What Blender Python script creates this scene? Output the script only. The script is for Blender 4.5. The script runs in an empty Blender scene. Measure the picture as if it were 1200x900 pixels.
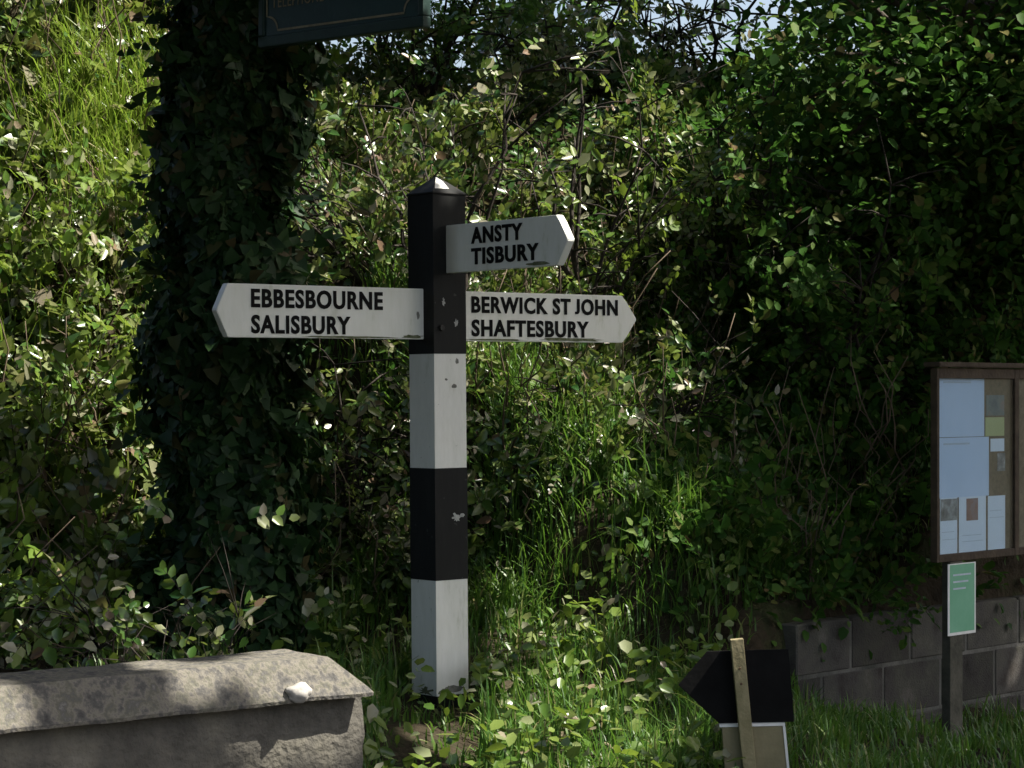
import bpy, bmesh, math, random
import numpy as np
from mathutils import Vector, Matrix, noise

random.seed(7)
rng = np.random.default_rng(11)
R = math.radians
scene = bpy.context.scene
COL = scene.collection

# ------------------------------------------------------------------ camera, sky, sun, exposure
EYE = Vector((0.0, -9.0, 1.55))
FOC = 2700.0                      # focal length in pixels of a 1200 px wide picture
cam = bpy.data.cameras.new('camera'); camo = bpy.data.objects.new('camera', cam); COL.objects.link(camo)
cam.sensor_width = 36.0; cam.lens = 36.0 * FOC / 1200.0
cam.clip_start = 0.1; cam.clip_end = 3000.0
cam.shift_y = 10.0 / 1200.0
camo.location = EYE; camo.rotation_euler = (R(90), 0, 0)
scene.camera = camo

SUN = Vector((0.575, -0.09, 0.80)).normalized()      # direction towards the sun
world = bpy.data.worlds.new('World'); scene.world = world; world.use_nodes = True
wn = world.node_tree; wn.nodes.clear()
sky = wn.nodes.new('ShaderNodeTexSky'); sky.sky_type = 'NISHITA'; sky.sun_disc = False
sky.sun_elevation = math.asin(SUN.z); sky.sun_rotation = math.atan2(SUN.x, SUN.y)
sky.altitude = 100; sky.air_density = 1.0; sky.dust_density = 6.0
bg = wn.nodes.new('ShaderNodeBackground'); bg.inputs['Strength'].default_value = 0.102
wo = wn.nodes.new('ShaderNodeOutputWorld')
wn.links.new(sky.outputs[0], bg.inputs[0]); wn.links.new(bg.outputs[0], wo.inputs[0])
sl = bpy.data.lights.new('sun', 'SUN'); sl.energy = 5.0; sl.angle = R(0.53); sl.color = (1.0, 0.94, 0.84)
so = bpy.data.objects.new('sun', sl); COL.objects.link(so)
so.location = (6, -6, 12); so.rotation_euler = (-SUN).to_track_quat('-Z', 'Y').to_euler()
scene.view_settings.view_transform = 'Standard'; scene.view_settings.look = 'None'
scene.view_settings.gamma = 1.0; scene.view_settings.exposure = 1.5
scene.cycles.max_bounces = 6; scene.cycles.transparent_max_bounces = 12
scene.cycles.use_denoising = True
SUNV = np.array(SUN)

def W(px, py, d):
    """world point seen at a picture position, at distance d in front of the camera"""
    return Vector(((px - 600) / FOC * d, d - 9.0, 1.55 + (460 - py) / FOC * d))

def along(px, C, D):
    """metres along direction D from C at which the line passes picture column px"""
    k = (px - 600) / FOC
    return (k * (9.0 + C[1]) - C[0]) / (D[0] - k * D[1])

# ------------------------------------------------------------------ materials
def nmat(name):
    m = bpy.data.materials.new(name); m.use_nodes = True
    nt = m.node_tree; b = nt.nodes['Principled BSDF']
    return m, nt, b

def N(nt, kind, **kw):
    n = nt.nodes.new(kind)
    for k, v in kw.items():
        if k in n.inputs: n.inputs[k].default_value = v
        else: setattr(n, k, v)
    return n

def ramp(nt, fac, stops):
    r = nt.nodes.new('ShaderNodeValToRGB')
    e = r.color_ramp.elements
    while len(e) < len(stops): e.new(0.5)
    for i, (p, c) in enumerate(stops):
        e[i].position = p; e[i].color = (*c, 1)
    nt.links.new(fac, r.inputs[0]); return r.outputs[0]

def noisy(name, stops, scale=6.0, rough=0.85, bump=0.3, bump_scale=40.0, detail=6.0, dist=0.01, spec=0.3):
    m, nt, b = nmat(name)
    tc = N(nt, 'ShaderNodeTexCoord')
    n = N(nt, 'ShaderNodeTexNoise', Scale=scale, Detail=detail, Roughness=0.65)
    nt.links.new(tc.outputs['Object'], n.inputs['Vector'])
    nt.links.new(ramp(nt, n.outputs[0], stops), b.inputs['Base Color'])
    b.inputs['Roughness'].default_value = rough
    b.inputs['Specular IOR Level'].default_value = spec
    if bump:
        n2 = N(nt, 'ShaderNodeTexNoise', Scale=bump_scale, Detail=5.0)
        nt.links.new(tc.outputs['Object'], n2.inputs['Vector'])
        bp = N(nt, 'ShaderNodeBump', Strength=bump, Distance=dist)
        nt.links.new(n2.outputs[0], bp.inputs['Height']); nt.links.new(bp.outputs[0], b.inputs['Normal'])
    return m

def vary(m, lo, hi):
    """each piece a shade of its own"""
    nt = m.node_tree; b = nt.nodes['Principled BSDF']; src = b.inputs['Base Color'].links[0].from_socket
    oi = N(nt, 'ShaderNodeObjectInfo'); mr = N(nt, 'ShaderNodeMapRange'); mr.inputs[3].default_value = lo; mr.inputs[4].default_value = hi
    nt.links.new(oi.outputs['Random'], mr.inputs[0])
    hs = N(nt, 'ShaderNodeHueSaturation'); nt.links.new(mr.outputs[0], hs.inputs['Value']); nt.links.new(src, hs.inputs['Color'])
    nt.links.new(hs.outputs[0], b.inputs['Base Color'])

def leafmat(name, stops, rough=0.38, trans=0.35, tcol=(0.16, 0.26, 0.03), spec=0.5):
    m, nt, b = nmat(name)
    g = N(nt, 'ShaderNodeNewGeometry')
    c = ramp(nt, g.outputs['Random Per Island'], stops)
    nt.links.new(c, b.inputs['Base Color'])
    b.inputs['Roughness'].default_value = rough
    b.inputs['Specular IOR Level'].default_value = spec
    t = N(nt, 'ShaderNodeBsdfTranslucent')
    mixc = N(nt, 'ShaderNodeMix', data_type='RGBA')
    mixc.inputs[0].default_value = 0.5
    nt.links.new(c, mixc.inputs[6]); mixc.inputs[7].default_value = (*tcol, 1)
    nt.links.new(mixc.outputs[2], t.inputs['Color'])
    mx = N(nt, 'ShaderNodeMixShader'); mx.inputs[0].default_value = trans
    nt.links.new(b.outputs[0], mx.inputs[1]); nt.links.new(t.outputs[0], mx.inputs[2])
    nt.links.new(mx.outputs[0], nt.nodes['Material Output'].inputs['Surface'])
    return m

def paint(name, base, grime, amount=0.5, rough=0.45, flake=None):
    """painted wood: streaky grime, a few flakes, faint grain"""
    m, nt, b = nmat(name)
    tc = N(nt, 'ShaderNodeTexCoord')
    mp = N(nt, 'ShaderNodeMapping'); mp.inputs['Scale'].default_value = (1, 1, 0.25)
    nt.links.new(tc.outputs['Object'], mp.inputs[0])
    n = N(nt, 'ShaderNodeTexNoise', Scale=14.0, Detail=8.0, Roughness=0.7)
    nt.links.new(mp.outputs[0], n.inputs['Vector'])
    col = ramp(nt, n.outputs[0], [(0.36, grime), (0.36 + 0.3 * amount, tuple(0.5 * (a + g) for a, g in zip(base, grime))), (0.75, base)])
    if flake:
        n3 = N(nt, 'ShaderNodeTexNoise', Scale=30.0, Detail=4.0)
        nt.links.new(tc.outputs['Object'], n3.inputs['Vector'])
        th = N(nt, 'ShaderNodeMapRange'); th.inputs[1].default_value = 0.70; th.inputs[2].default_value = 0.73
        nt.links.new(n3.outputs[0], th.inputs[0])
        mx = N(nt, 'ShaderNodeMix', data_type='RGBA')
        nt.links.new(th.outputs[0], mx.inputs[0]); nt.links.new(col, mx.inputs[6]); mx.inputs[7].default_value = (*flake, 1)
        col = mx.outputs[2]
    nt.links.new(col, b.inputs['Base Color'])
    b.inputs['Roughness'].default_value = rough
    n2 = N(nt, 'ShaderNodeTexNoise', Scale=45.0, Detail=6.0)
    nt.links.new(mp.outputs[0], n2.inputs['Vector'])
    bp = N(nt, 'ShaderNodeBump', Strength=0.25, Distance=0.004)
    nt.links.new(n2.outputs[0], bp.inputs['Height']); nt.links.new(bp.outputs[0], b.inputs['Normal'])
    return m

M = {}
M['white'] = paint('white_paint', (0.78, 0.78, 0.75), (0.55, 0.56, 0.50), 0.25, 0.5, (0.30, 0.31, 0.28))
M['white_sign'] = paint('white_sign_paint', (0.76, 0.77, 0.74), (0.58, 0.60, 0.52), 0.2, 0.4, None)
M['cap'] = paint('shaded_cap_paint', (0.085, 0.085, 0.072), (0.025, 0.027, 0.02), 0.7, 0.7, (0.10, 0.11, 0.08))  # cap paint darkened to give its shaded facets
M['black'] = paint('black_paint', (0.007, 0.0075, 0.008), (0.014, 0.015, 0.014), 0.3, 0.6, (0.04, 0.044, 0.04))
M['black'].node_tree.nodes['Principled BSDF'].inputs['Specular IOR Level'].default_value = 0.18
M['letter'] = noisy('letter_black', [(0.3, (0.004, 0.004, 0.0045)), (0.8, (0.010, 0.010, 0.010))], rough=0.85, bump=0, spec=0.15)
M['chip'] = noisy('bare_undercoat', [(0.3, (0.25, 0.26, 0.25)), (0.7, (0.45, 0.46, 0.44))], 30, 0.8)
M['chip_dark'] = noisy('bare_wood_chip', [(0.3, (0.10, 0.10, 0.09)), (0.7, (0.24, 0.24, 0.21))], 30, 0.8)
M['rust'] = noisy('rusty_bolt', [(0.3, (0.06, 0.035, 0.02)), (0.7, (0.16, 0.10, 0.06))], 40, 0.7)
M['moss'] = noisy('moss_edge', [(0.3, (0.06, 0.08, 0.03)), (0.7, (0.20, 0.21, 0.14))], 30, 0.95)
M['stone'] = noisy('weathered_stone', [(0.30, (0.045, 0.044, 0.042)), (0.43, (0.085, 0.082, 0.076)), (0.51, (0.15, 0.138, 0.115)), (0.57, (0.105, 0.102, 0.080)), (0.63, (0.085, 0.082, 0.076)), (0.78, (0.20, 0.19, 0.17))], 26, 0.95, 0.6, 60, 8, 0.012, 0.2)
M['wallface'] = noisy('rough_render', [(0.30, (0.05, 0.047, 0.04)), (0.48, (0.085, 0.08, 0.068)), (0.62, (0.12, 0.112, 0.09)), (0.8, (0.16, 0.15, 0.13))], 5, 0.95, 0.7, 45, 8, 0.02, 0.2)
M['flint'] = noisy('pale_flint', [(0.3, (0.22, 0.21, 0.19)), (0.7, (0.45, 0.43, 0.39))], 18, 0.7, 0.3, 40)
M['block'] = noisy('concrete_block', [(0.3, (0.034, 0.030, 0.026)), (0.45, (0.062, 0.058, 0.053)), (0.58, (0.075, 0.074, 0.060)), (0.75, (0.13, 0.12, 0.105))], 6, 0.95, 0.8, 120, 8, 0.006, 0.2)
vary(M['block'], .62, 1.35)
M['mortar'] = noisy('mortar', [(0.35, (0.05, 0.052, 0.045)), (0.5, (0.095, 0.094, 0.083)), (0.7, (0.17, 0.165, 0.15))], 4, 0.95, 0.5, 80)
M['wood_dark'] = noisy('dark_oak', [(0.3, (0.030, 0.021, 0.013)), (0.7, (0.075, 0.054, 0.035))], 12, 0.8, 0.4, 60)
M['wood_grey'] = noisy('weathered_timber', [(0.3, (0.10, 0.095, 0.08)), (0.7, (0.22, 0.21, 0.18))], 14, 0.85, 0.4, 60)
M['wood_leg'] = noisy('old_leg_timber', [(0.3, (0.045, 0.045, 0.035)), (0.7, (0.10, 0.095, 0.075))], 14, 0.9, 0.4, 60, spec=0.15)
M['wood_stake'] = noisy('softwood_stake', [(0.3, (0.17, 0.15, 0.075)), (0.7, (0.30, 0.26, 0.15))], 14, 0.8, 0.3, 70)
M['ply'] = noisy('plywood', [(0.3, (0.17, 0.15, 0.085)), (0.7, (0.25, 0.22, 0.13))], 9, 0.85, 0.2, 50)
M['cork'] = noisy('cork_board', [(0.3, (0.10, 0.08, 0.05)), (0.7, (0.18, 0.14, 0.09))], 40, 0.95)
M['black_board'] = noisy('black_board', [(0.3, (0.005, 0.005, 0.005)), (0.7, (0.010, 0.010, 0.010))], 10, 0.9, 0.1, 50, spec=0.1)
M['white_edge'] = noisy('white_edge', [(0.3, (0.62, 0.62, 0.60)), (0.7, (0.78, 0.78, 0.76))], 20, 0.7, 0)
M['green_frame'] = noisy('dark_green_paint', [(0.3, (0.010, 0.025, 0.022)), (0.7, (0.018, 0.042, 0.036))], 8, 0.5, 0.15, 50)
M['green_panel'] = noisy('dark_teal_paint', [(0.3, (0.010, 0.030, 0.032)), (0.7, (0.016, 0.046, 0.046))], 5, 0.45, 0.1, 50)
M['gold'] = noisy('faded_gold', [(0.3, (0.15, 0.13, 0.08)), (0.7, (0.27, 0.24, 0.16))], 30, 0.6, 0)
M['gold_dim'] = noisy('worn_gold', [(0.3, (0.12, 0.10, 0.06)), (0.7, (0.26, 0.21, 0.12))], 50, 0.6, 0)
M['red_dim'] = noisy('worn_red', [(0.3, (0.08, 0.03, 0.02)), (0.7, (0.14, 0.05, 0.03))], 50, 0.6, 0)
M['iron'] = noisy('black_iron', [(0.3, (0.012, 0.012, 0.012)), (0.7, (0.03, 0.028, 0.026))], 20, 0.55, 0.2, 60)
M['paper'] = noisy('white_paper', [(0.3, (0.62, 0.70, 0.80)), (0.7, (0.72, 0.79, 0.86))], 3, 0.8, 0)  # blue of the sky reflected in the glass is put into the paper colour
M['paper_sky_tint'] = noisy('sky_tinted_paper', [(0.3, (0.47, 0.60, 0.78)), (0.7, (0.55, 0.67, 0.84))], 3, 0.8, 0)  # stronger painted tint of the sky reflected in the glass
M['paper_green'] = noisy('green_paper', [(0.3, (0.13, 0.34, 0.21)), (0.7, (0.20, 0.43, 0.29))], 4, 0.8, 0)
M['paper_yellow'] = noisy('yellow_green_paper', [(0.3, (0.36, 0.40, 0.18)), (0.7, (0.45, 0.48, 0.24))], 4, 0.8, 0)
M['ink'] = noisy('grey_print', [(0.3, (0.36, 0.43, 0.52)), (0.7, (0.50, 0.56, 0.64))], 60, 0.8, 0)
M['photo_dark'] = noisy('photo_print_dark', [(0.25, (0.03, 0.035, 0.03)), (0.5, (0.16, 0.17, 0.17)), (0.75, (0.40, 0.42, 0.42))], 22, 0.6, 0)
M['photo_red'] = noisy('photo_print_red', [(0.25, (0.10, 0.06, 0.06)), (0.5, (0.22, 0.11, 0.09)), (0.75, (0.20, 0.20, 0.24))], 14, 0.6, 0)
M['photo_teal'] = noisy('photo_print_teal', [(0.25, (0.05, 0.08, 0.10)), (0.5, (0.12, 0.16, 0.16)), (0.75, (0.20, 0.14, 0.12))], 16, 0.6, 0)
M['bark'] = noisy('bark', [(0.3, (0.025, 0.02, 0.015)), (0.7, (0.08, 0.065, 0.05))], 18, 0.9, 0.7, 50)
M['twig'] = noisy('twig_bark', [(0.3, (0.012, 0.010, 0.008)), (0.7, (0.04, 0.032, 0.025))], 18, 0.85, 0.3, 60)
M['soil'] = noisy('leaf_litter_soil', [(0.3, (0.018, 0.014, 0.009)), (0.5, (0.035, 0.028, 0.018)), (0.62, (0.028, 0.035, 0.014)), (0.8, (0.07, 0.055, 0.035))], 5, 0.95, 0.8, 30, 10, 0.03, 0.1)
M['asphalt'] = noisy('asphalt', [(0.3, (0.035, 0.035, 0.036)), (0.7, (0.065, 0.065, 0.064))], 8, 0.9, 0.5, 150)

GREEN = [(0.0, (0.012, 0.046, 0.006)), (0.35, (0.028, 0.082, 0.010)), (0.7, (0.055, 0.12, 0.018)), (0.92, (0.10, 0.15, 0.03)), (1.0, (0.12, 0.08, 0.035))]
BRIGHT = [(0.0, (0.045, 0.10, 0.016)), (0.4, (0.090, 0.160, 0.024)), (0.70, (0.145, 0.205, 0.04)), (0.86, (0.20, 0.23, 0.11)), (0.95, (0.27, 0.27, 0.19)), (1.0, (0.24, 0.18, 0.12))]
DARK = [(0.0, (0.008, 0.026, 0.008)), (0.5, (0.014, 0.042, 0.012)), (0.85, (0.026, 0.060, 0.016)), (1.0, (0.06, 0.045, 0.02))]
MIX = [(0.0, (0.018, 0.062, 0.014)), (0.38, (0.055, 0.112, 0.020)), (0.64, (0.11, 0.16, 0.034)), (0.80, (0.17, 0.19, 0.09)), (0.90, (0.27, 0.26, 0.19)), (0.96, (0.20, 0.14, 0.09)), (1.0, (0.10, 0.06, 0.04))]
M['leaf'] = leafmat('shrub_leaf', GREEN, 0.34, 0.34, (0.13, 0.25, 0.04))
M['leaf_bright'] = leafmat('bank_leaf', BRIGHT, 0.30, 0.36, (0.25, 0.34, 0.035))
M['leaf_mix'] = leafmat('mixed_leaf', MIX, 0.30, 0.32, (0.22, 0.27, 0.045))
M['leaf_dark'] = leafmat('dark_leaf', [(p, tuple(.95 * v for v in c)) for p, c in GREEN], 0.6, 0.34, (0.08, 0.20, 0.03), 0.15)
M['leaf_tree'] = leafmat('tree_leaf', MIX, 0.5, 0.3, (0.12, 0.20, 0.03), 0.3)
M['ivy'] = leafmat('ivy_leaf', DARK, 0.55, 0.12, (0.05, 0.12, 0.02), 0.2)
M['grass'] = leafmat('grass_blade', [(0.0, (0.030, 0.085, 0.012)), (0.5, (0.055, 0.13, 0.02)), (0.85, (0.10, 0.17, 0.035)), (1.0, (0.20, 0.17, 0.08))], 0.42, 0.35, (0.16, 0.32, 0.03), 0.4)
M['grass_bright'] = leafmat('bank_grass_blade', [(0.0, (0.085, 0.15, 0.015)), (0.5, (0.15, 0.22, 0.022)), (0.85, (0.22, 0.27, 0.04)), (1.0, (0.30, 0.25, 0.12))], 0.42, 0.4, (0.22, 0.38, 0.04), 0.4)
M['dead'] = leafmat('dead_stalk', [(0.0, (0.06, 0.045, 0.03)), (0.6, (0.13, 0.10, 0.07)), (1.0, (0.22, 0.17, 0.12))], 0.8, 0.1, (0.1, 0.08, 0.05), 0.2)

def glass():
    m, nt, b = nmat('case_glass')
    nt.nodes.remove(b)
    t = N(nt, 'ShaderNodeBsdfTransparent'); t.inputs[0].default_value = (0.90, 0.95, 0.98, 1)
    g = N(nt, 'ShaderNodeBsdfGlossy', Roughness=0.05)
    lw = N(nt, 'ShaderNodeLayerWeight'); lw.inputs[0].default_value = 0.5
    pw = N(nt, 'ShaderNodeMath', operation='POWER'); pw.inputs[1].default_value = 4.0
    nt.links.new(lw.outputs['Facing'], pw.inputs[0])
    ml = N(nt, 'ShaderNodeMath', operation='MULTIPLY_ADD'); ml.inputs[1].default_value = 0.9; ml.inputs[2].default_value = 0.04
    nt.links.new(pw.outputs[0], ml.inputs[0])
    mx = N(nt, 'ShaderNodeMixShader')
    nt.links.new(ml.outputs[0], mx.inputs[0]); nt.links.new(t.outputs[0], mx.inputs[1]); nt.links.new(g.outputs[0], mx.inputs[2])
    nt.links.new(mx.outputs[0], nt.nodes['Material Output'].inputs['Surface'])
    return m
M['glass'] = glass()

# ------------------------------------------------------------------ object helpers
def tag(o, label=None, cat=None, group=None, kind=None):
    if label: o['label'] = label
    if cat: o['category'] = cat
    if group: o['group'] = group
    if kind: o['kind'] = kind
    return o

def empty(name, loc, label, cat, group=None):
    o = bpy.data.objects.new(name, None); COL.objects.link(o); o.location = loc
    o['base'] = list(loc); o.empty_display_size = 0.1
    return tag(o, label, cat, group)

BASE = {}
def base_of(p):
    while p is not None:
        if p.parent is None: return Vector(p.location)
        p = p.parent
    return Vector((0, 0, 0))

def link(name, me, mat, parent=None, smooth=False):
    o = bpy.data.objects.new(name, me); COL.objects.link(o)
    me.materials.append(M[mat])
    if parent is not None: o.parent = parent
    if smooth: me.polygons.foreach_set('use_smooth', [True] * len(me.polygons))
    return o

def mk(name, V, F, mat, parent=None, smooth=False):
    """V in world coordinates; children are stored relative to their root"""
    b = base_of(parent)
    me = bpy.data.meshes.new(name)
    me.from_pydata([(v[0] - b.x, v[1] - b.y, v[2] - b.z) for v in V], [], F)
    me.validate(); me.update()
    return link(name, me, mat, parent, smooth)

def mkbm(name, bm, mat, parent=None, smooth=False):
    b = base_of(parent)
    bmesh.ops.translate(bm, verts=bm.verts, vec=-b)
    bmesh.ops.recalc_face_normals(bm, faces=bm.faces)
    me = bpy.data.meshes.new(name); bm.to_mesh(me); bm.free()
    return link(name, me, mat, parent, smooth)

def nparr(name, V, quads, mat, parent=None, smooth=False):
    b = np.array(base_of(parent))
    V = np.asarray(V, dtype=np.float32) - b.astype(np.float32)
    nq, k = quads.shape
    me = bpy.data.meshes.new(name)
    me.vertices.add(len(V)); me.vertices.foreach_set('co', V.ravel())
    me.loops.add(nq * k); me.loops.foreach_set('vertex_index', quads.ravel().astype(np.int32))
    me.polygons.add(nq)
    me.polygons.foreach_set('loop_start', np.arange(0, nq * k, k, dtype=np.int32))
    me.update(calc_edges=True)
    return link(name, me, mat, parent, smooth)

def slab(bm, O, U, Vv, Nn, u0, u1, v0, v1, n0, n1, bevel=0.0):
    """box in the frame O + u U + v V + n N"""
    r = bmesh.ops.create_cube(bm, size=1.0)
    for v in r['verts']:
        c = v.co.copy()
        v.co = O + U * (u0 + (c.x + .5) * (u1 - u0)) + Vv * (v0 + (c.y + .5) * (v1 - v0)) + Nn * (n0 + (c.z + .5) * (n1 - n0))
    if bevel:
        es = list({e for v in r['verts'] for e in v.link_edges})
        bmesh.ops.bevel(bm, geom=es, offset=bevel, segments=2, profile=0.6, affect='EDGES')
    return bm

def box(name, mat, parent, *a, **k):
    return mkbm(name, slab(bmesh.new(), *a, **k), mat, parent)

def poly(name, mat, parent, O, U, Vv, Nn, pts, n0, n1, bevel=0.0, hole=None):
    """extruded outline"""
    bm = bmesh.new()
    a = [bm.verts.new(O + U * p[0] + Vv * p[1] + Nn * n0) for p in pts]
    b = [bm.verts.new(O + U * p[0] + Vv * p[1] + Nn * n1) for p in pts]
    k = len(pts)
    bm.faces.new(a[::-1]); bm.faces.new(b)
    for i in range(k): bm.faces.new([a[i], a[(i + 1) % k], b[(i + 1) % k], b[i]])
    if bevel: bmesh.ops.bevel(bm, geom=list(bm.edges), offset=bevel, segments=2, affect='EDGES')
    return mkbm(name, bm, mat, parent)

def tube_data(P, rad, sides=6):
    P = [Vector(p) for p in P]; V = []; F = []
    ref = Vector((0.31, 0.77, 0.55))
    for i, p in enumerate(P):
        t = (P[min(i + 1, len(P) - 1)] - P[max(i - 1, 0)]).normalized()
        u = t.cross(ref).normalized(); w = t.cross(u)
        for j in range(sides):
            a = 2 * math.pi * j / sides
            V.append(p + (u * math.cos(a) + w * math.sin(a)) * rad[i])
    for i in range(len(P) - 1):
        for j in range(sides):
            F.append([i * sides + j, i * sides + (j + 1) % sides, (i + 1) * sides + (j + 1) % sides, (i + 1) * sides + j])
    F.append(list(range(sides))[::-1]); F.append([(len(P) - 1) * sides + j for j in range(sides)])
    return V, F

def tubes(name, lst, mat, parent=None, sides=6):
    V = []; F = []
    for P, rad in lst:
        v, f = tube_data(P, rad, sides); o = len(V)
        V += v; F += [[i + o for i in q] for q in f]
    return mk(name, V, F, mat, parent, True)

def wander(a, b, n=6, amp=0.06, rnd=random):
    a = Vector(a); b = Vector(b); L = (b - a).length
    out = []
    for i in range(n + 1):
        t = i / n; s = math.sin(math.pi * t)
        out.append(a.lerp(b, t) + Vector((rnd.uniform(-1, 1), rnd.uniform(-1, 1), rnd.uniform(-.5, .5))) * amp * L * (0.3 + s if 0 < i < n else 0))
    return out

def smooth01(a, b, x):
    t = np.clip((x - a) / (b - a), 0, 1); return t * t * (3 - 2 * t)

# leaves: every leaf a small folded oval of its own
OUT = np.array([(0, 0), (.28, .36), (.68, .30), (1, 0), (.68, -.30), (.28, -.36)])
IVY = np.array([(.02, 0), (0, .44), (.46, .34), (1, 0), (.46, -.34), (0, -.44)])
LQ = np.array([(0, 3, 2, 1), (0, 5, 4, 3)])
def leaves(name, pos, nrm, size, mat, parent=None, width=1.0, outline=OUT, hang=0.35, curl=0.18):
    n = len(pos)
    nrm = nrm / np.linalg.norm(nrm, axis=1, keepdims=True)
    r = rng.normal(size=(n, 3)); r[:, 2] -= hang * 2.0
    a = r - (r * nrm).sum(1, keepdims=True) * nrm
    a /= np.linalg.norm(a, axis=1, keepdims=True)
    b = np.cross(nrm, a)
    wd = width * rng.uniform(.75, 1.2, n)
    fold = rng.uniform(.05, .30, n); cu = curl * rng.uniform(-.3, 1.6, n)
    V = np.empty((n, 6, 3))
    for i, (x, y) in enumerate(outline):
        V[:, i] = pos + size[:, None] * (a * (x - .3) + b * (y * wd)[:, None] + nrm * (fold * abs(y) - cu * x * x)[:, None])
    Q = (np.arange(n)[:, None, None] * 6 + LQ[None]).reshape(-1, 4)
    return nparr(name, V.reshape(-1, 3), Q, mat, parent)

# sprigs: short stems set with alternate leaves, largest at the middle
def sprigs(name, base, dirs, length, k, size, mat, parent=None, width=.8, stem_mat='twig', outline=OUT, stem_w=.004, bias=(.25, -.45, .45)):
    n = len(base)
    dirs = dirs / np.linalg.norm(dirs, axis=1, keepdims=True)
    side = np.cross(dirs, rng.normal(size=(n, 3))); side /= np.linalg.norm(side, axis=1, keepdims=True)
    up = np.cross(side, dirs)
    up = np.where(((up * np.array(bias)).sum(1) < 0)[:, None], -up, up)
    side = np.cross(dirs, up)
    sag = rng.uniform(.05, .45, n)
    t = (np.arange(k) + .6) / k
    sg = np.where(np.arange(k) % 2 == 0, 1.0, -1.0)
    P = []; A = []; NN = []; S = []
    for j in range(k):
        tj = np.clip(t[j] + rng.normal(0, .03, n), 0, 1)
        p = base + dirs * (length * tj)[:, None]; p[:, 2] -= sag * length * tj * tj
        ang = rng.uniform(.5, 1.0, n)
        a = dirs * np.cos(ang)[:, None] + side * (sg[j] * np.sin(ang))[:, None]
        if j == k - 1: a = dirs + rng.normal(0, .15, (n, 3))
        a[:, 2] -= sag * .7
        a += rng.normal(0, .18, (n, 3)); a /= np.linalg.norm(a, axis=1, keepdims=True)
        nm = up + np.array(bias) * .6 + rng.normal(0, .32, (n, 3))
        nm -= (nm * a).sum(1, keepdims=True) * a; nm /= np.linalg.norm(nm, axis=1, keepdims=True)
        P.append(p); A.append(a); NN.append(nm); S.append(size * (.55 + .6 * math.sin(math.pi * min(1, .25 + .65 * t[j]))) * rng.uniform(.75, 1.2, n))
    P = np.concatenate(P); A = np.concatenate(A); NN = np.concatenate(NN); S = np.concatenate(S)
    m = len(P); B = np.cross(NN, A)
    wd = width * rng.uniform(.8, 1.2, m); fold = rng.uniform(.05, .35, m); cu = .22 * rng.uniform(-.2, 1.6, m)
    V = np.empty((m, 6, 3))
    for i, (x, y) in enumerate(outline):
        V[:, i] = P + S[:, None] * (A * x + B * (y * wd)[:, None] + NN * (fold * abs(y) - cu * x * x)[:, None])
    Q = (np.arange(m)[:, None, None] * 6 + LQ[None]).reshape(-1, 4)
    # stems
    ts = np.array([0, .5, 1.0]); SV = np.empty((n, 6, 3))
    for i, tt in enumerate(ts):
        c = base + dirs * (length * tt)[:, None]; c[:, 2] -= sag * length * tt * tt
        w = np.array([1.0, .1, 0]) * stem_w * .5 * (1 - .6 * tt)
        SV[:, 2 * i] = c - w; SV[:, 2 * i + 1] = c + w
    SQ = (np.arange(n)[:, None, None] * 6 + np.array([(0, 1, 3, 2), (2, 3, 5, 4)])[None]).reshape(-1, 4) + m * 6
    o = nparr(name, np.concatenate([V.reshape(-1, 3), SV.reshape(-1, 3)]), np.concatenate([Q, SQ]), mat, parent)
    o.data.materials.append(M[stem_mat])
    mi = np.zeros(len(Q) + len(SQ), np.int32); mi[len(Q):] = 1
    o.data.polygons.foreach_set('material_index', mi)
    return o

# grass: every blade a bent, tapering strip
def blades(name, root, height, width, mat, parent=None, lean=0.5, dirs=None):
    n = len(root)
    az = rng.uniform(0, 2 * math.pi, n)
    d = np.stack([np.cos(az), np.sin(az), np.zeros(n)], 1)
    if dirs is not None:
        d = d * .8 + dirs; d /= np.linalg.norm(d, axis=1, keepdims=True)
    s = np.stack([-np.sin(az + rng.normal(0, .6, n)), np.cos(az), np.zeros(n)], 1)
    ln = rng.uniform(.05, 1.0, n) ** 1.2 * lean
    up = np.array([0, 0, 1.0])
    V = np.empty((n, 7, 3))
    for i, (t, w) in enumerate(((0, 1.0), (.4, .9), (.75, .6))):
        c = root + up * (height * t * (1 - .35 * ln * t))[:, None] + d * (height * ln * t * t * 1.1)[:, None]
        V[:, 2 * i] = c - s * (width * w * .5)[:, None]; V[:, 2 * i + 1] = c + s * (width * w * .5)[:, None]
    V[:, 6] = root + up * (height * (1 - .45 * ln))[:, None] + d * (height * ln * 1.1)[:, None]
    base = np.arange(n)[:, None, None] * 7
    T = np.array([(0, 1, 3), (0, 3, 2), (2, 3, 5), (2, 5, 4), (4, 5, 6)])
    return nparr(name, V.reshape(-1, 3), (base + T[None]).reshape(-1, 3), mat, parent)

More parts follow.
